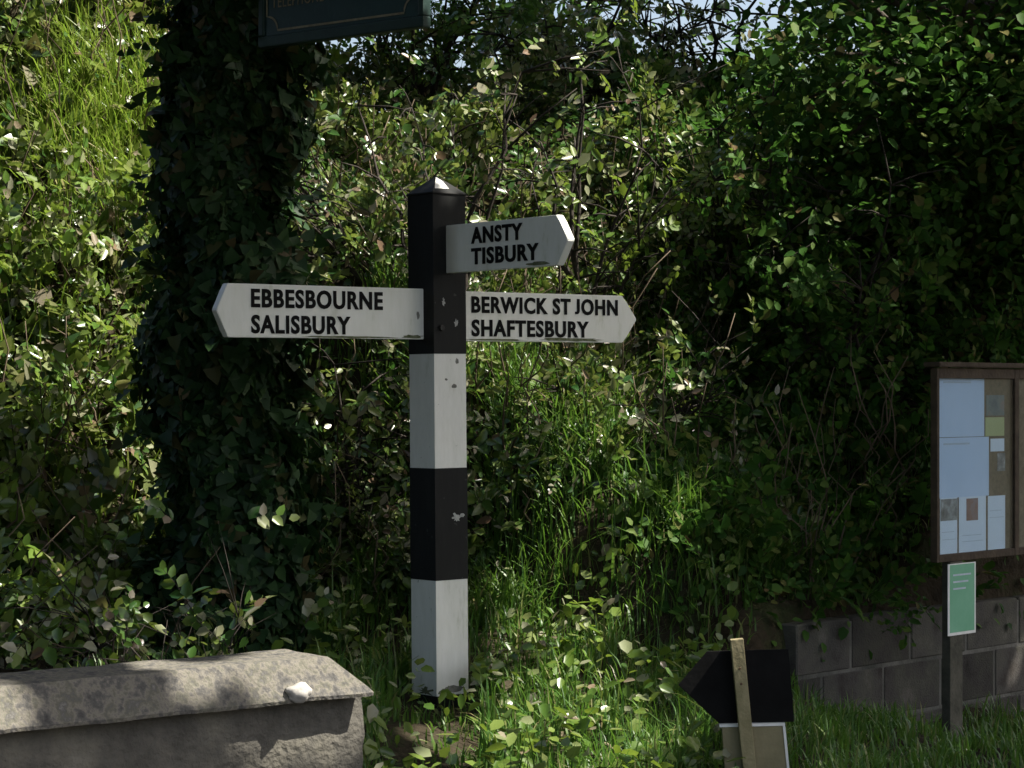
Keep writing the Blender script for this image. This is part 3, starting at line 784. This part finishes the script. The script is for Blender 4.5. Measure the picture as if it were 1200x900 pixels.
for px, py, d in ((180, 760, 7.2), (210, 765, 7.0), (150, 710, 8.5), (230, 700, 8.5), (130, 620, 9.5), (180, 560, 10), (90, 560, 10.5), (60, 660, 9.5)): gap(px, py, d, .14, .03)
for px in range(-20, 200, 45):
    for py in range(560, 760, 45): gap(px, py, 9.2, .18, .02)
SHADED = []
LIT_EDGES = (W(530, 217, 9.0), W(667, 264, 8.45), W(862, 742, 7.5))
def keep_shade(px, py, d, r): SHADED.append((np.array(W(px, py, d)), r))
for py in range(250, 830, 24): keep_shade(516, py, 9.0, .16)
for i in range(11): keep_shade(280 + 20 * i, 362, 8.5 + .045 * i, .12); keep_shade(560 + 17 * i, 375, 9.05 + .05 * i, .12); keep_shade(540 + 12 * i, 290, 8.95 - .04 * i, .11)
for px in range(215, 350, 30):
    for py in range(20, 760, 36): keep_shade(px, py, 9.25, .15)
for px in range(20, 440, 40): keep_shade(px, 965, 5.5 + .7 * px / 440, .04)
for px in (90, 120, 150): keep_shade(px, 825, 5.7, .06)
for px in range(960, 1200, 50):
    for py in range(30, 420, 50): keep_shade(px, py, 11.0, .16)
for px in (820, 860, 900): keep_shade(px, 812, 7.5, .12)
for py in (850, 880, 920): keep_shade(884, py, 7.5, .14)
for py in (450, 520, 590, 660, 710): keep_shade(1128, py, 9.4, .15); keep_shade(1175, py, 9.7, .15)
GP = np.array([g[0] for g in GAPS]); GR = np.array([g[1] for g in GAPS]); GK = np.array([g[2] for g in GAPS])
def in_gap(p):
    hit = np.zeros(len(p), bool)
    for q, r_ in zip(GP, GR):
        v = p - q; t = v @ SUNV
        hit |= ((v * v).sum(1) - t * t) < (r_ + .04) ** 2
    return hit
def not_gap(p):
    ok = np.ones(len(p), bool); roll = rng.uniform(0, 1, len(p))
    for q, r_, k in zip(GP, GR, GK):
        v = p - q; t = v @ SUNV
        d2 = (v * v).sum(1) - t * t
        ok &= ~((d2 < (r_ + .09) ** 2) & (roll > k))
    for q, r_ in SHADED:
        v = p - q; t = v @ SUNV
        ok |= ((v * v).sum(1) - t * t) < r_ * r_
    for q in LIT_EDGES:
        v = p - np.array(q); t = v @ SUNV
        ok &= ((v * v).sum(1) - t * t) > .15 ** 2
    return ok

# ------------------------------------------------------------------ vegetation
def scatter(n, x0, x1, y0, y1, keep=None):
    x = rng.uniform(x0, x1, n); y = rng.uniform(y0, y1, n)
    if keep is not None:
        m = keep(x, y); x = x[m]; y = y[m]
    return np.stack([x, y, ground(x, y)], 1)
def gnormal(x, y):
    e = .05
    gx = (ground(x + e, y) - ground(x - e, y)) / (2 * e); gy = (ground(x, y + e) - ground(x, y - e)) / (2 * e)
    return np.stack([-gx, -gy, np.ones_like(gx)], 1)
def clumpy(x, y, f=1.0, s=0.0):
    return .5 + .25 * np.sin(3.1 * f * x + s) * np.sin(2.7 * f * y + 1.3 * s) + .25 * np.sin(6.7 * f * x - 4.1 * f * y + 2 * s)
def wall_side(x, y):
    s = (x - WA.x) * WN.x + (y - WA.y) * WN.y; u = (x - WA.x) * WT.x + (y - WA.y) * WT.y
    return s, u

# grass of the verge
def keepg(x, y):
    s, u = wall_side(x, y)
    ok = ~((s > -.14) & (s < .02) & (u > -.15))
    su = (x - SA.x) * ST.x + (y - SA.y) * ST.y; sn = (x - SA.x) * SN.x + (y - SA.y) * SN.y
    ok &= ~((su < SL + .03) & (sn > -.34) & (sn < .6))
    return ok & (np.hypot(x - SC.x, y - SC.y) > .10) & ((abs(x - SC.x) > .16) | (y > .1) | (y < -1.6) | (rng.uniform(0, 1, len(x)) < .30)) & (rng.uniform(0, 1, len(x)) < .35 + .65 * clumpy(x, y, 1.4))
r = scatter(52000, -1.6, 2.6, -3.0, 1.9, keepg)
hg = (.07 + .15 * clumpy(r[:, 0], r[:, 1], 1.1, 2)) * rng.uniform(.6, 1.4, len(r))
hg *= 1 - .6 * ((abs(r[:, 0] - SC.x) < .17) & (r[:, 1] < .1) & (r[:, 1] > -2.0))
hg *= (1 - .5 * smooth01(.7, 1.3, r[:, 0])) * (.55 + .9 * clumpy(r[:, 0], r[:, 1], 2.6, 5))
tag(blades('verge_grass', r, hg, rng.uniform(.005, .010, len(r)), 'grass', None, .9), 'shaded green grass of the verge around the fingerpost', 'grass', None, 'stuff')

# broad-leaved weeds among the grass near the post
r = scatter(5200, -.9, .9, -2.2, 1.4, lambda x, y: keepg(x, y) & (clumpy(x, y, 1.2, 4) > .45))
r[:, 2] += rng.uniform(.02, .22, len(r))
tag(leaves('verge_weeds', r, gnormal(r[:, 0], r[:, 1]) + rng.normal(0, .5, r.shape), rng.uniform(.03, .075, len(r)), 'leaf_bright', None, .9, OUT, .2), 'low leafy weeds growing through the verge grass', 'weeds', None, 'stuff')

def undergrowth(name, label, x0, x1, y0, y1, n, mat, thick, smin, smax, keep=None, hang=.4, cat='undergrowth', lumpf=1.0, seed=0.0, width=1.0):
    r = scatter(n, x0, x1, y0, y1, keep)
    nm = gnormal(r[:, 0], r[:, 1]); nm /= np.linalg.norm(nm, axis=1, keepdims=True)
    th = thick * (.25 + clumpy(r[:, 0] * 1.2, r[:, 2] * 1.7, lumpf, seed)) * rng.uniform(0, 1, len(r)) ** .6
    p = r + nm * th[:, None] + rng.normal(0, .02, r.shape)
    return tag(leaves(name, p, nm + rng.normal(0, .55, r.shape) + np.array([0, -.15, .25]), rng.uniform(smin, smax, len(r)), mat, None, width, OUT, hang), label, cat, None, 'stuff')

def sprig_cover(name, label, x0, x1, y0, y1, n, mat, thick, smin, smax, keep, k=7, lmin=.10, lmax=.28, width=.8, cat='undergrowth', seed=0.0, outline=OUT, out=.6):
    r = scatter(n, x0, x1, y0, y1, keep)
    nm = gnormal(r[:, 0], r[:, 1]); nm /= np.linalg.norm(nm, axis=1, keepdims=True)
    th = thick * (.1 + clumpy(r[:, 0] * 1.2, r[:, 2] * 1.7, 1.0, seed)) * rng.uniform(0, 1, len(r)) ** .7
    p = r + nm * th[:, None]
    return tag(sprigs(name, p, nm * out + rng.normal(0, .5, r.shape) + np.array([0, -.2, .35]), rng.uniform(lmin, lmax, len(r)), k, rng.uniform(smin, smax, len(r)), mat, None, width, 'twig', outline), label, cat, None, 'stuff')
kb = lambda x, y: (ground(x, y) > .45)
def meadow(x, y):
    """0..1: where long grass, not leaves, covers the left bank"""
    z = ground(x, y)
    return np.clip(np.exp(-((x + 2.0) / .40) ** 2 - ((z - 2.85) / .36) ** 2) * 1.1, 0, .85)
roll = lambda x: rng.uniform(0, 1, len(x))
LB = (-3.4, -1.2, -.4, 4.2)
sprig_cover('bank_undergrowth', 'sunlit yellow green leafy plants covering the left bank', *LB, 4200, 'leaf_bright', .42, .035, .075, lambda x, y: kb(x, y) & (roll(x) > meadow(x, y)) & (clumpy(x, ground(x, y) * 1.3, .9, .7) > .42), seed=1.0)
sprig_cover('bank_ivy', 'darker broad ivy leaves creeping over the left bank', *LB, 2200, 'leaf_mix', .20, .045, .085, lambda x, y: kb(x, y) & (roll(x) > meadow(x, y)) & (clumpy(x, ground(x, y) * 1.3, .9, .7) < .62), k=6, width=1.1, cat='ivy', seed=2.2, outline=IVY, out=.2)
undergrowth('bank_leaf_litter', 'small mixed leaves and litter low on the left bank', *LB, 15000, 'leaf_mix', .10, .025, .055, lambda x, y: kb(x, y) & (roll(x) > .7 * meadow(x, y)), .4, 'leaves', seed=4.0)
sprig_cover('bank_undergrowth', 'leafy undergrowth on the bank behind the fingerpost', -1.3, 1.1, .9, 4.6, 4200, 'leaf_mix', .32, .03, .07, lambda x, y: kb(x, y) & (clumpy(x, ground(x, y) * 1.3, 1.0, 3.1) > .35), seed=2.0, width=.7)
undergrowth('bank_leaf_litter', 'small leaves close to the earth behind the fingerpost', -1.3, 1.1, .9, 4.6, 14000, 'leaf', .10, .025, .055, kb, .4, 'leaves', seed=5.0)
sprig_cover('bank_undergrowth', 'dark shaded undergrowth on the bank above the block wall', .6, 3.6, .5, 5.2, 4200, 'leaf_dark', .36, .03, .068, lambda x, y: kb(x, y) & (wall_side(x, y)[0] < -.06), seed=3.0)
undergrowth('bank_leaf_litter', 'small dark leaves close to the earth above the block wall', .6, 3.6, .4, 5.2, 16000, 'leaf_dark', .12, .03, .065, lambda x, y: kb(x, y) & (wall_side(x, y)[0] < -.03), .5, 'leaves', seed=6.0)
# long bright grass on the left bank
r = scatter(60000, -3.2, -1.25, -.2, 4.4, lambda x, y: (ground(x, y) > .7) & (rng.uniform(0, 1, len(x)) < .07 + .8 * meadow(x, y)))
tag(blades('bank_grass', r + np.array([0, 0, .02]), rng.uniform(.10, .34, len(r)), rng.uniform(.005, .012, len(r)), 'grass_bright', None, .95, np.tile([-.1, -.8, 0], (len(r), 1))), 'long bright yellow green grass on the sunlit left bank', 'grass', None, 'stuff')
# bare twigs and dead stems tangled through the bank
tw = []
for x0_, x1_, y0_, y1_, m_n in ((-3.0, -1.4, .0, 3.6, 230), (-1.0, 1.0, .9, 3.4, 260)):
    for _ in range(m_n):
        x = random.uniform(x0_, x1_); y = random.uniform(y0_, y1_); z = float(ground(x, y))
        a_ = Vector((x, y, z)); b_ = a_ + Vector((random.gauss(0, .16), random.gauss(-.22, .1), random.uniform(.15, .6)))
        tw.append((wander(a_, b_, 4, .08), [.006, .005, .004, .003, .002]))
tag(tubes('bank_twigs', tw, 'dead', None, 4), 'thin dead twigs tangled through the bank plants', 'twigs', None, 'stuff')
r = scatter(9000, -.7, 1.5, .6, 2.6, lambda x, y: (ground(x, y) > .42) & (wall_side(x, y)[0] < -.16) & (clumpy(x, y, 1.0, 2.5) > .4))
tag(blades('bank_grass', r, rng.uniform(.15, .38, len(r)), rng.uniform(.006, .011, len(r)), 'grass', None, 1.2, np.tile([0, -.5, 0], (len(r), 1))), 'long grass at the foot of the bank behind the fingerpost', 'grass', None, 'stuff')

def crown_points(centres, per, spread):
    c = np.repeat(np.array(centres), per, axis=0)
    return c + rng.normal(0, 1, c.shape) * np.array(spread)

def shrub(name, label, base, tips, rootz=None, stem=.014, leafn=60, spread=(.12, .12, .11), mat='leaf', size=(.028, .060), group=None, cat='shrub', twigs=3, hang=.35, trunk=None, up=.5):
    """stems from the base to each tip, twigs at the ends, leaf clumps round the twigs"""
    b = Vector(base)
    root = empty(name, b, label, cat, group)
    stems = []; centres = []
    for t in tips:
        t = Vector(t); bb = b + Vector((random.uniform(-.06, .06), random.uniform(-.06, .06), -.05))
        path = wander(bb, t, 7, .035)
        k = stem * random.uniform(.7, 1.2)
        stems.append((path, [k * (1 - .75 * i / 7) for i in range(8)]))
        for j in range(3, 8):
            q = path[j]
            for _ in range(twigs):
                e = q + Vector((random.gauss(0, 1), random.gauss(0, 1), random.gauss(.25, .7))) * .16
                stems.append(([q, q.lerp(e, .5) + Vector((0, 0, .015)), e], [k * .35, k * .25, k * .12]))
                centres.append(e)
    tubes('stems', stems, 'twig', root, 5)
    k = 7; reps = max(1, int(round(leafn / k * 1.15)))
    p = np.repeat(np.array([tuple(c) for c in centres]), reps, axis=0)
    p = p + rng.normal(0, 1, p.shape) * np.array(spread) * .55
    sprigs('crown', p, rng.normal(0, .75, p.shape) + np.array([.05, -.3, .35]), rng.uniform(.10, .24, len(p)), k, rng.uniform(*size, len(p)), mat, root, random.uniform(.65, .95))
    return root

# saplings and bushes on the bank behind the post
def gp(x, y): return (x, y, float(ground(x, y)))
def tips(x, y, z, n, sx, sy, sz): return [(x + random.uniform(-sx, sx), y + random.uniform(-sy, sy), z + random.uniform(-sz, sz)) for _ in range(n)]
shrub('hazel_sapling', 'thin stemmed sapling with small leaves directly behind the fingerpost top', gp(-.30, 1.6), tips(-.35, 1.7, 2.75, 7, .5, .35, .35), leafn=7, stem=.016, mat='leaf_mix', twigs=2, group='saplings on the bank')
shrub('hazel_sapling', 'sapling with dark upright stems left of the fingerpost top', gp(-.62, 1.9), tips(-.75, 1.9, 2.7, 6, .45, .3, .4), leafn=7, stem=.016, mat='leaf_mix', twigs=2, group='saplings on the bank')
shrub('hazel_sapling', 'bright leaved sapling right of the uppermost finger', gp(.35, 2.0), tips(.45, 2.0, 2.7, 7, .55, .35, .4), leafn=9, stem=.016, mat='leaf_bright', twigs=2, group='saplings on the bank')
shrub('leafy_bush', 'sunlit bush with pale yellow green leaves right of the fingers', gp(.95, 2.6), tips(.95, 2.3, 2.65, 8, .45, .3, .45), leafn=14, mat='leaf_bright', group='bushes on the bank')
shrub('leafy_bush', 'low bush behind the right hand finger tip', gp(.55, 1.5), tips(.6, 1.4, 1.65, 6, .4, .25, .25), leafn=7, mat='leaf_mix', group='bushes on the bank')
shrub('leafy_bush', 'low leafy bush under the left hand finger beside the ivy', gp(-.68, 1.3), tips(-.65, 1.2, 1.5, 6, .3, .25, .3), leafn=8, mat='leaf_mix', group='bushes on the bank')
shrub('bramble', 'low bramble spilling over the back of the stone wall', (-1.06, -1.85, float(ground(-1.06, -1.85))), tips(-1.10, -1.9, .80, 7, .28, .2, .12), leafn=7, mat='leaf_mix', stem=.008, size=(.03, .055))
# bushes along the top of the bank, sky showing between them
for (x, y, z, lab, mt, nl) in ((-.55, 4.2, 3.9, 'tall bush on the bank top behind the hanging sign', 'leaf', 20), (.35, 4.6, 3.75, 'thin bush on the bank top with sky showing through above the fingerpost', 'leaf_mix', 13),
                          (1.15, 4.8, 3.65, 'thin bush on the bank top with sky gaps towards the right', 'leaf_mix', 8)):
    shrub('hedge_bush', lab, gp(x, y), tips(x, y, z, 9, .55, .4, .45), leafn=nl, mat=mt, stem=.02, twigs=3, group='bushes along the bank top', spread=(.15, .15, .13))
shrub('hedge_bush', 'denser bush on the bank top far behind the thin bushes', gp(.1, 5.6), tips(.15, 5.6, 3.85, 12, .8, .4, .4), leafn=13, mat='leaf', stem=.02, twigs=3, group='bushes along the bank top', size=(.05, .09), spread=(.2, .2, .15))
for (x, y, z, lab, mt, nl) in ((-2.6, 3.4, 4.2, 'bush at the upper left corner above the sunny grass', 'leaf_mix', 16), (-1.6, 3.9, 4.3, 'dark bush behind the ivy clad pole', 'leaf_dark', 26)):
    shrub('hedge_bush', lab, gp(x, y), tips(x, y, z, 9, .55, .35, .5), leafn=nl, mat=mt, stem=.02, twigs=3, group='bushes along the bank top', spread=(.15, .15, .13))

# shaded trees to the right, leaning over the bank
def broad_tree(name, label, base, height, crown_c, crown_r, nclump, per, mat, size, spread=.2, trunk_r=.14, keep=None, cat='tree'):
    b = Vector(base); root = empty(name, b, label, cat)
    top = Vector(crown_c)
    lst = [(wander(b - Z * .3, top, 8, .03), [trunk_r * (1 - .7 * i / 8) for i in range(9)])]
    main = lst[0][0]
    cs = []
    while len(cs) < nclump:
        q = Vector((random.uniform(-1, 1), random.uniform(-1, 1), random.uniform(-1, 1)))
        if .35 < q.length < 1: cs.append(top + Vector((q.x * crown_r[0], q.y * crown_r[1], q.z * crown_r[2])))
    for c in cs[::2]:
        s = main[random.randint(4, 8)]
        lst.append((wander(s, c, 5, .05), [trunk_r * .28 * (1 - .85 * i / 5) for i in range(6)]))
    tubes('trunk', lst, 'bark', root, 7)
    p = crown_points(cs, per, (spread, spread, spread * .8))
    if keep is not None: p = p[keep(p)]
    leaves('crown', p, rng.normal(0, .5, p.shape) + np.array([0, -.2, .7]), rng.uniform(*size, len(p)), mat, root, .9, OUT, .4)
    return root
broad_tree('hedgerow_tree', 'dark leafy tree overhanging the bank above the noticeboard', (3.3, 3.2, float(ground(3.3, 3.2))), 5, (2.35, 2.4, 3.3), (1.1, .9, 1.1), 190, 130, 'leaf_dark', (.038, .075), .17, keep=lambda p: not_gap(p) | (p[:, 2] < 3.35))
broad_tree('hedgerow_tree', 'shaded tree at the top right behind the noticeboard tree', (2.6, 5.2, float(ground(2.6, 5.2))), 5, (3.0, 4.6, 4.3), (1.4, 1.0, 1.3), 120, 110, 'leaf_dark', (.05, .10), .2, keep=lambda p: not_gap(p) | (p[:, 2] < 4.0))
shrub('shaded_bush', 'dim shaded bush between the sunny bush and the noticeboard', gp(1.55, 2.0), tips(1.55, 1.8, 2.1, 9, .4, .3, .5), leafn=16, mat='leaf_dark', size=(.032, .065))

# dead stalks on the shaded bank
for i, (px, py, d, hgt) in enumerate(((945, 700, 10.0, .62), (962, 705, 10.05, .75), (1000, 690, 10.5, .6), (900, 690, 10.4, .55), (1040, 680, 10.7, .6))):
    p = W(px, py, d); st = []
    g0 = float(ground(p.x, p.y))
    lab = ['pale dead stalks leaning on the bank above the block wall end', 'taller pale dead stalks just right of the wall end stalks', 'dead stalks midway between the wall end and the noticeboard', 'dead stalks on the bank left of the block wall end', 'dead stalks close to the noticeboard'][i]
    root = empty('dead_stalks', (p.x, p.y, g0), lab, 'stalks', 'dead stalks on the shaded bank')
    for _ in range(7):
        a = Vector((p.x + random.gauss(0, .08), p.y - .12 + random.gauss(0, .05), g0 - .08)); b = a + Vector((random.gauss(0, .13), random.gauss(-.16, .06), hgt * random.uniform(.7, 1.35)))
        V, F = tube_data(wander(a, b, 5, .09), [.005, .0045, .004, .003, .0025, .0015], 4)
        mk('stalk', V, F, 'dead', root)

# weathered rails at the very top left
fe = empty('rail_fence', W(118, 60, 12.2), 'weathered timber rail fence at the top left of the bank', 'fence')
fo = W(118, 60, 12.2)
box('post', 'wood_grey', fe, fo, X, Z, -Y, -.05, .05, -.5, .75, -.04, .04, .006)
for px0, px1, py0, py1 in ((-40, 108, 31, 34), (-30, 250, -40, -38), (128, 260, 6, 12)):
    a = W(px0, py0, 12.15); b = W(px1, py1, 12.15); t = (b - a).normalized()
    box('rail', 'wood_grey', fe, a, t, t.cross(Y) * -1, -Y, 0, (b - a).length, -.02, .02, -.012, .012, .003)

# ------------------------------------------------------------------ the big tree over the lane that shades the place
TB = Vector((6.4, -2.4, .0))
st = empty('shade_tree', TB, 'large broad tree outside the picture whose canopy shades the fingerpost', 'tree')
trunk = [(wander(TB - Z * .3, TB + Vector((-.6, .2, 5.6)), 8, .02), [.38 - .03 * i for i in range(9)])]
cs = []
for gx in np.arange(-1.2, 9.2, .6):
    for gy in np.arange(-5.2, 5.4, .6):
        for gz_ in (5.3, 6.0, 6.7):
            cs.append(Vector((gx + random.uniform(-.3, .3), gy + random.uniform(-.3, .3), gz_ + random.uniform(-.3, .3))))
for c in random.sample(cs, 90):
    s = trunk[0][0][random.randint(5, 8)]
    trunk.append((wander(s, c, 6, .04), [.09 * (1 - .85 * i / 6) for i in range(7)]))
p = crown_points(cs, 38, (.24, .24, .18))
p = p[not_gap(p)]
ex = []
for q, r_ in SHADED:
    for _ in range(16):
        t = (random.uniform(5.2, 6.9) - q[2]) / SUNV[2]
        ex.append(q + SUNV * t + rng.normal(0, r_ * .6, 3))
ex = np.array(ex)
for q in LIT_EDGES:
    v = ex - np.array(q); t = v @ SUNV
    ex = ex[((v * v).sum(1) - t * t) > .15 ** 2]
p = np.concatenate([p, ex])
# limbs only where leaves are kept thick
tubes('trunk', trunk[:1] + [t for t in trunk[1:] if not in_gap(np.concatenate([np.linspace(t[0][i], t[0][i + 1], 8) for i in range(len(t[0]) - 1)])).any()], 'bark', st, 7)
leaves('crown', p, rng.normal(0, .4, p.shape) + np.array([.3, -.15, .8]), rng.uniform(.13, .22, len(p)), 'leaf_tree', st, 1.05, OUT, .2)

# unseen tree added left of the lane to dim the post's left faces
broad_tree('skylight_blocker_tree', 'dense unseen tree added left of the lane to block skylight', (-5.6, -5.5, 0.0), 5, (-4.3, -4.6, 6.0), (3.0, 5.0, 4.6), 700, 60, 'leaf_tree', (.18, .30), .35, .3)
